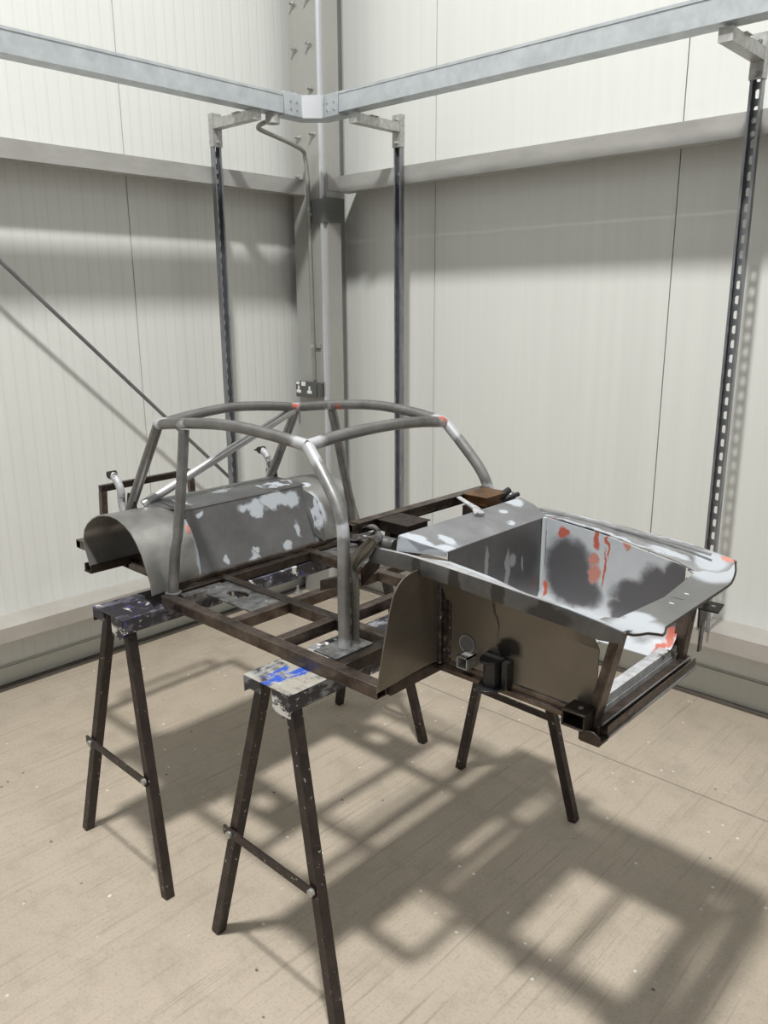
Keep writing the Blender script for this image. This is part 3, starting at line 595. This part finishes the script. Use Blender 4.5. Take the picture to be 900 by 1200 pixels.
# curved gusset on the far inside corner
m = MB(); m.grid([[P(1.360, .222, .975), P(1.385, .236, .960), P(1.40, .25, .945)], [P(1.388, .218, .90), P(1.412, .238, .885), P(1.42, .262, .87)], [P(1.415, .222, .83), P(1.430, .236, .815), P(1.436, .25, .80)]], 0.003); m.build('corner_gusset', patched('gusset_sheet', OFF, (.17, .168, .165), (.27, .27, .262), [(FILL, 0.0, .45, [((1.40, YC+.245, .90), (.04, .012, .07))])]), CAR)
# striker / hinge arms standing behind the stays
for sg in (-1, 1):
    m = MB(); m.tube(spline([P(1.112, sg*0.285, .955), P(1.110, sg*.288, .985), P(1.115, sg*.290, 1.018), P(1.100, sg*.290, 1.045), P(1.078, sg*.290, 1.060), P(1.062, sg*.290, 1.058)], 5), 0.012, 12, scales=None)
    ha = m.build('hinge_arm', M_DIRTW, CAR, label='flaky white curved hinge arm')
    m = MB(); m.cyl(P(1.070, sg*.290, 1.064), (0, 1, 0), 0.011, 0.026, 14); m.poly([P(1.030, sg*.285, 1.058), P(1.062, sg*.285, 1.072), P(1.058, sg*.285, 1.056)], 0.006, (0, 1, 0)); m.build('hinge_boss', M_RAILD, ha)
    m = MB(); m.poly([P(1.125, sg*.283, .965), P(1.17, sg*.275, .965), P(1.16, sg*.278, 1.012), P(1.14, sg*.283, 1.015)], 0.005, (0, 1, 0)); m.build('stay_gusset', M_RAILD, CAR)
# rear subframe hoop
m = MB(); m.bar(P(.783, -.186, .958), P(.783, .178, .962), .020, .022); m.build('rear_hoop_bar', M_RAILD, CAR, bevel=.001)
for sg in (-1, 1):
    m = MB(); m.bar(P(.783, sg*.176, .948), P(.783, sg*.184, .795), .020, .022, up=(0, 1, 0)); m.build('rear_hoop_post', M_RAIL, CAR, bevel=.001)
    hollow('rear_rail', P(.772, sg*0.27, RZ+.004), P(1.44, sg*0.27, RZ), .028)
m = MB(); m.bar(P(.786, -.284, RZ+.004), P(.786, .284, RZ+.004), .026, .026); m.build('rear_cross_member', M_RAILD, CAR)
m = MB(); m.bar(P(1.10, -.284, RZ), P(1.10, .284, RZ), .024, .018); m.build('rear_cross_member', M_RAILD, CAR)

# --- front tub
X0, X1 = 2.300, 2.664
fw_dark = [((2.335, -1.42, .975), (.001, .001, .001))]
far_blobs_d = [((2.60, -1.42, .86), (.055, .10, .05)), ((2.54, -1.45, .86), (.05, .08, .03)), ((2.62, -1.42, .915), (.05, .06, .04)), ((2.375, -1.42, .935), (.070, .06, .075)), ((2.40, -1.42, .885), (.075, .06, .045)), ((2.645, -1.42, .955), (.038, .06, .055)), ((2.60, -1.42, .935), (.045, .06, .050)), ((2.56, -1.42, .900), (.065, .06, .045)), ((2.62, -1.42, .875), (.06, .06, .04))]
far_red = [((2.355, -1.42, 1.018), (.017, .05, .013)), ((2.447, -1.42, 1.020), (.010, .05, .022)), ((2.480, -1.42, 1.015), (.003, .05, .03)), ((2.472, -1.42, .955), (.004, .05, .045)), ((2.318, -1.42, .868), (.008, .05, .022))]
far_pink = [((2.442, -1.42, .972), (.014, .05, .016)), ((2.447, -1.42, .932), (.017, .05, .024)), ((2.522, -1.42, 1.020), (.010, .05, .014))]
M_FARW = patched('far_tub_wall', OFF, (0.54, 0.57, 0.61), (0.64, 0.67, 0.71), [((0.21, 0.21, 0.225), 0.6, 0.4, far_blobs_d), (PINK, 0, .5, far_pink), (RED, 0, .5, far_red+[((2.642, -1.470, .82), (.010, .030, .02)), ((2.654, -1.440, .83), (.010, .020, .03))])], 0.1, (.35, .5), 8, 0.03)
M_REARW = patched('rear_tub_wall', OFF, (0.17, 0.17, 0.17), (0.25, 0.25, 0.25), [((0.46, 0.48, 0.50), 0.3, .45, [((2.3, -1.575, .945), (.03, .010, .055)), ((2.3, -1.555, .97), (.03, .014, .018)), ((2.3, -1.66, .985), (.03, .008, .040)), ((2.3, -1.51, .95), (.03, .005, .02)), ((2.3, -1.405, .93), (.03, .018, .16))])], .65, (.35, .5), 8, 0.02)
PTH = 0.0025
m = MB(); m.box((X0, YC+.19, .797), (X1, YC+.1925, 1.0)); 
m2 = MB(); xs = [X0+(X1-X0)*k/12 for k in range(13)]
ztop = lambda x: 1.055-0.014*((x-2.30)/.15)-0.08*max(0, x-2.45)
m.bm.free()
def side_wall(w, mat, name, zt=0.0, top_=1.0):
    q = MB(); q.grid([[P(x, w, .800), P(x, w, .86), P(x, w, .93), P(x, w*top_, ztop(x)+zt)] for x in xs], PTH, smooth=False, direction=(0, 1, 0)); return q.build(name, mat, CAR)
m2.bm.free()
q = MB(); q.grid([[P(x, .103, .8075), P(x, .130, .811), P(x, .152, .820), P(x, .170, .836), P(x, .181, .858), P(x, .187, .885), P(x, .190, .93), P(x, .19, ztop(x)-.004)] for x in xs], PTH); q.build('tub_side_wall', M_FARW, CAR)
M_NEARP = patched('near_side_panel', OFF, (0.175, 0.155, 0.128), (0.225, 0.203, 0.170), [((0.012, 0.010, 0.009), 0.1, 0.5, [((2.468, -1.80, .878), (.030, .03, .020)), ((2.452, -1.80, .865), (.022, .03, .016))]), ((0.07, 0.06, 0.05), 0.4, .45, [((2.435, -1.80, .95), (.004, .03, .06))])], .62, (.33, .42), 5, 0.02)
side_wall(-.19, M_NEARP, 'tub_side_wall', -.012, 1.24)
m = MB(); m.grid([[P(X0, w, .800), P(X0, w, .92), P(X0, w, 1.048)] for w in [-.19+.38*k/8 for k in range(9)]], PTH, smooth=False, direction=(1, 0, 0)); m.build('tub_rear_wall', M_REARW, CAR)
# floor of the tub: open bay on the near side, closed strip along the far wall and the rear half
M_TFL = patched('tub_floor_paint', OFF, (0.36, 0.37, 0.39), (0.50, 0.52, 0.54), [(RED, 0, .5, [((2.640, -1.51, .81), (.010, .035, .02)), ((2.652, -1.435, .81), (.012, .02, .02))])], .1, (.35, .5), 10, .015)
m = MB(); m.box(P(X0, -.188, .806), P(2.385, .105, .809)); m.box(P(2.488, -.188, .804), P(2.515, .105, .809)); m.build('tub_floor', M_TFL, CAR)
m = MB(); m.box(P(2.640, -.188, .800), P(2.664, .188, .818)); m.build('tub_floor_edge', M_DIRTW, CAR, label='white painted edge strip')
m = MB(); m.tube([P(X0+.004, .186, .82), P(X0+.003, .187, 1.05)], .007, 8); m.build('corner_seam', NT('seam_sealer').out((.62, .66, .68), .5, 0.0), CAR, label='pale sealed corner seam')

# scuttle panel (sloping closed shelf behind the tub)
cw = [((2.245, -1.825, 1.06), (.06, .020, .03)), ((2.295, -1.80, 1.045), (.03, .035, .02)), ((2.27, -1.765, 1.06), (.02, .012, .02)), ((2.21, -1.42, 1.07), (.03, .03, .02)), ((2.235, -1.50, 1.06), (.008, .012, .02)), ((2.285, -1.54, 1.06), (.006, .018, .02)), ((2.22, -1.842, 1.05), (.08, .012, .04))]
M_COWL = patched('scuttle_sheet', OFF, (0.22, 0.225, 0.235), (0.35, 0.355, 0.37), [((0.48, 0.52, 0.57), 0.1, .45, cw)], .6, (.34, .5), 10, .035)
m = MB()
top = []
for k in range(9):
    f = -1+2*k/8; top.append([P(2.196, .238*f, 1.044), P(2.200, .237*f, 1.074), P(2.25, .226*f, 1.060+.004), P(2.303, .198*f, 1.049)])
m.grid(top, .003, smooth=False)
for sg in (-1, 1): m.poly([P(2.196, sg*.238, 1.040), P(2.200, sg*.237, 1.074), P(2.303, sg*.198, 1.049), P(2.303, sg*.200, 1.040)], .003, (0, sg, 0))
m.build('scuttle_panel', M_COWL, CAR)

# side flanges with a turned-down lip
FL = [(2.125, .252, 1.036, .238), (2.17, .262, 1.042, .236), (2.25, .270, 1.048, .222), (2.352, .274, 1.046, .192), (2.45, .275, 1.041, .190), (2.55, .274, 1.034, .190), (2.64, .272, 1.028, .190), (2.70, .269, 1.020, .188), (2.744, .266, 1.012, .186)]
fl_white = [((2.66, YC-.26, 1.02), (.05, .03, .03)), ((2.73, YC-.23, 1.0), (.035, .05, .03)), ((2.40, YC-.255, 1.04), (.10, .010, .02))]
M_FLN = patched('near_flange_sheet', OFF, (0.36, 0.36, 0.37), (0.52, 0.52, 0.53), [((0.47, 0.50, 0.54), 0.1, .4, fl_white)], .55, (.3, .45), 14, .02)
M_FLF = patched('far_flange_sheet', OFF, (0.22, 0.22, 0.225), (0.40, 0.40, 0.41), [((0.46, 0.49, 0.53), 0.1, .4, [((2.26, YC+.235, 1.05), (.06, .018, .02)), ((2.38, YC+.262, 1.045), (.09, .010, .02)), ((2.70, YC+.235, 1.01), (.035, .04, .03)), ((2.62, YC+.21, 1.02), (.05, .012, .02)), ((2.50, YC+.196, 1.03), (.14, .006, .02)), ((2.58, YC+.268, 1.03), (.08, .006, .02)), ((2.40, YC+.196, 1.04), (.12, .005, .02))]), (PINK, 0, .5, [((2.73, YC+.262, 1.014), (.014, .014, .02)), ((2.306, YC+.20, 1.05), (.012, .010, .02))])], .55, (.3, .45), 14, .025)
for sg in (-1, 1):
    rows = []
    for i, (x, wo, zo, wi) in enumerate(FL):
        if sg < 0: wi = max(wi, .250 if x < 2.55 else .250-.30*(x-2.55))
        zi = (1.040 if x < 2.3 else ztop(x)) if x < 2.70 else .990
        rows.append([P(x, sg*wi, zi), P(x, sg*(wi*.6+wo*.4), (zi*.6+zo*.4)+.001), P(x, sg*(wi*.25+wo*.75), zi*.25+zo*.75+.003), P(x, sg*wo, zo)])
    m = MB(); m.grid(rows, .0025, smooth=False); sf = m.build('side_flange', M_FLN if sg < 0 else M_FLF, CAR)
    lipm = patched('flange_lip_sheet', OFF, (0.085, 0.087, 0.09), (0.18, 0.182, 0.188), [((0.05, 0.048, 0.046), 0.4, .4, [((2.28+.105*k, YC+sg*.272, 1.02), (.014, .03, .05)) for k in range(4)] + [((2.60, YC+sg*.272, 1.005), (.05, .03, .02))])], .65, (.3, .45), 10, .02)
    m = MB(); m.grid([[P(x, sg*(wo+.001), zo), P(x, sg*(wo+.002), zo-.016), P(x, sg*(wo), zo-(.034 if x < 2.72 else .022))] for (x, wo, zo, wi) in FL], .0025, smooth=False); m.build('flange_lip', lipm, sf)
    if sg > 0:
        m = MB(); m.tube([P(x, .232, zo+.006) for (x, wo, zo, wi) in FL[2:-1]], .004, 8); m.build('flange_bead', M_TUBEL, sf)
# front flange
fr_w = [((2.735, YC-.19, 1.0), (.055, .055, .03)), ((2.715, YC-.14, 1.0), (.03, .03, .03)), ((2.725, YC+.20, 1.0), (.05, .062, .03)), ((2.74, YC+.25, 1.0), (.04, .03, .03))]
M_FRONT = patched('front_flange_sheet', OFF, (0.20, 0.20, 0.20), (0.25, 0.25, 0.25), [((0.47, 0.50, 0.54), .1, .4, fr_w), ((.04, .04, .04), .2, .5, [((2.725, YC+.01, 1.0), (.016, .0022, .03))]), ((.75, .75, .75), .2, .5, [((2.727, YC+.045, 1.0), (.006, .0025, .03)), ((2.724, YC-.025, 1.0), (.006, .0025, .03))])], .55, (.35, .45), 9, .012)
prof = [(-.266, 2.750, 1.012), (-.252, 2.755, 1.006), (-.236, 2.760, 1.003), (-.218, 2.767, 1.002), (-.200, 2.775, .997), (-.186, 2.780, .992), (-.172, 2.778, .991)]
prof += [(w, 2.770+.0*w, .992) for w in (-.15, -.10, -.05, 0, .05, .10, .15)] + [(.172, 2.769, .993), (.190, 2.766, .996), (.208, 2.762, .999), (.226, 2.757, 1.003), (.244, 2.750, 1.008), (.257, 2.744, 1.011), (.266, 2.738, 1.013)]
rows = []
for w, xo, zo in prof:
    k = min(1, abs(w)/.18); xi = 2.700-.012*k; zi = .990+max(0, abs(w)-.19)*.16
    rows.append([P(xi-(.02 if abs(w) > .185 else 0), w, zi+.004*k), P((xi+xo)/2, w, (zi+zo)/2), P(xo, w, zo)])
m = MB(); m.grid(rows, .0025); ff = m.build('front_flange', M_FRONT, CAR)
m = MB(); m.tube([P(xo, w, zo-.001) for w, xo, zo in prof], .0026, 8); m.build('flange_edge', M_RAILD, ff)

# bulkhead plates behind the front wheels
PL = [(-.402, .790), (-.394, .826), (-.384, .87), (-.372, .918), (-.362, .955), (-.350, .988), (-.336, 1.006), (-.318, 1.018), (-.290, 1.024), (-.250, 1.024), (-.197, 1.022), (-.197, .800)]
for sg in (-1, 1):
    m = MB(); m.poly([P(2.284, w*(-sg), z) for w, z in PL], .003, (1, 0, 0)); m.build('arch_bulkhead', M_PANEL, CAR)
    m = MB(); m.box(P(2.281, sg*.190, .79), P(2.296, sg*.208, 1.022)); m.box(P(2.287, sg*.188, .79), P(2.312, sg*.196, 1.02)); m.build('bulkhead_post', M_WELD, CAR, bevel=.003, label='blackened weld seam post')
# lower tub frame
for sg in (-1, 1):
    m = MB(); m.bar(P(2.285, sg*.184, .786), P(2.668, sg*.184, .786), .022, .024); m.bar(P(2.285, sg*.198, .779), P(2.66, sg*.198, .779), .010, .012); m.build('tub_bottom_rail', M_RAIL, CAR, bevel=.001)
    # front corner posts, T section, and the foot lug
    a, c = P(2.672, sg*.200, .782), P(2.704, sg*.172, .985)
    m = MB(); m.bar(a, c, .030, .006, up=(1, 0, 0)); m.bar(a+Vector((-.012, -sg*.014, 0)), c+Vector((-.012, -sg*.014, 0)), .006, .026, up=(1, 0, 0)); m.bar(a+Vector((-.010, 0, 0)), c+Vector((-.010, 0, 0)), .006, .022, up=(1, 0, 0)); m.build('corner_post', M_RAIL, CAR, bevel=.001)
m = MB(); m.bar(P(2.674, -.215, .776), P(2.674, .215, .776), .022, .020); m.bar(P(2.692, -.205, .770), P(2.692, .205, .770), .016, .008); m.bar(P(2.698, -.205, .778), P(2.698, .205, .778), .003, .022)
m.build('front_bottom_rail', M_RAIL, CAR, bevel=.001)
m = MB(); m.bar(P(2.7015, -.205, .768), P(2.7015, .205, .768), .004, .005); m.bar(P(2.6875, -.205, .787), P(2.6875, .205, .787), .003, .003); m.build('rail_highlight', M_TUBEL, CAR, label='thin bright bars standing in for highlights on the rail edges')  # bright bars added as painted highlight lines along the front rail
m = MB(); m.bar(P(2.660, -.20, .792), P(2.660, .20, .792), .012, .014); m.build('front_inner_rail', M_DIRTW, CAR)
m = MB(); m.poly([P(2.660, -.245, .765), P(2.704, -.245, .765), P(2.704, -.245, .782), P(2.690, -.245, .790), P(2.660, -.245, .785)], .004, (0, 1, 0)); m.box(P(2.662, -.243, .762), P(2.702, -.205, .768)); m.box(P(2.664, -.238, .768), P(2.668, -.205, .788)); m.build('corner_lug', M_RAILD, CAR, bevel=.001)
# jacking box stub near side, drilled plate far side
m = MB()
for pr in ((P(2.622, -.246, .812), P(2.672, -.196, .816)), (P(2.622, -.246, .784), P(2.626, -.196, .812)), (P(2.668, -.246, .784), P(2.672, -.196, .812)), (P(2.622, -.246, .782), P(2.672, -.196, .785))): m.box(*pr)
jk = m.build('jacking_bracket', M_RAILD, CAR, bevel=.001)
m = MB(); m.cyl(P(2.65, -.222, .8165), (0, 0, 1), .005, .002, 12); m.build('bolt', M_BOLT, jk)
m = MB(); m.poly([P(2.700, .185, .912), P(2.745, .185, .912), P(2.735, .245, .912), P(2.700, .245, .912)], .003, (0, 0, 1)); m.poly([P(2.700, .190, .912), P(2.700, .240, .912), P(2.700, .235, .872), P(2.700, .195, .865)], .003, (1, 0, 0)); dk = m.build('drilled_bracket', M_RAILD, CAR)
m = MB(); m.cyl(P(2.722, .215, .9155), (0, 0, 1), .005, .002, 12); m.build('hole', M_WHITE, dk)
m = MB(); m.bar(P(2.70, .232, .935), P(2.698, .222, .80), .016, .004, up=(1, 0, 0)); m.build('far_strap', M_GREYST, CAR)
# side panel fittings: blanking disc, box pick-up, black bump-stop bracket
m = MB(); m.cyl(P(2.357, -.1925, .852), (0, 1, 0), .019, .002, 28); m.build('blanking_disc', metal('disc_steel', (.17, .17, .17), (.22, .22, .22), .6), CAR)
m = MB(); R_ = [P(2.357+.0195*math.cos(a), -.1935, .852+.0195*math.sin(a)) for a in [2*math.pi*k/28 for k in range(29)]]; m.tube(R_, .0009, 6); m.build('blanking_ring', M_BRKT, CAR)
m = MB(); cx, cz = 2.366, .820
for pr in (((cx-.014, cz-.012), (cx-.011, cz+.014)), ((cx+.011, cz-.012), (cx+.014, cz+.014)), ((cx-.014, cz+.011), (cx+.014, cz+.014)), ((cx-.014, cz-.014), (cx+.014, cz-.011))):
    m.box(P(pr[0][0], -.222, pr[0][1]), P(pr[1][0], -.192, pr[1][1]))
m.build('box_pickup', M_BRKT, CAR, label='shiny open square box bracket')
m = MB()
def oval(z, w0, w1, hx, t, cx):
    pts = []
    for k in range(11): a = math.pi+math.pi*k/10; pts.append(P(cx+hx*math.cos(a), w0+(w1-w0)*(-math.sin(a)), z))
    return pts
m.poly(oval(.848, -.192, -.246, .025, .005, 2.436), .005, (0, 0, 1)); m.poly(oval(.786, -.192, -.254, .031, .006, 2.440), .007, (0, 0, 1))
m.grid([[P(2.424, -.195, z), P(2.425, -.222, z), P(2.437, -.234, z), P(2.452, -.226, z), P(2.457, -.195, z)] for z in (.785, .815, .848)], .005)
m.box(P(2.462, -.215, .79), P(2.476, -.192, .85)); m.build('bump_stop_bracket', M_BLACK, CAR, bevel=.001, label='gloss black bump stop bracket')
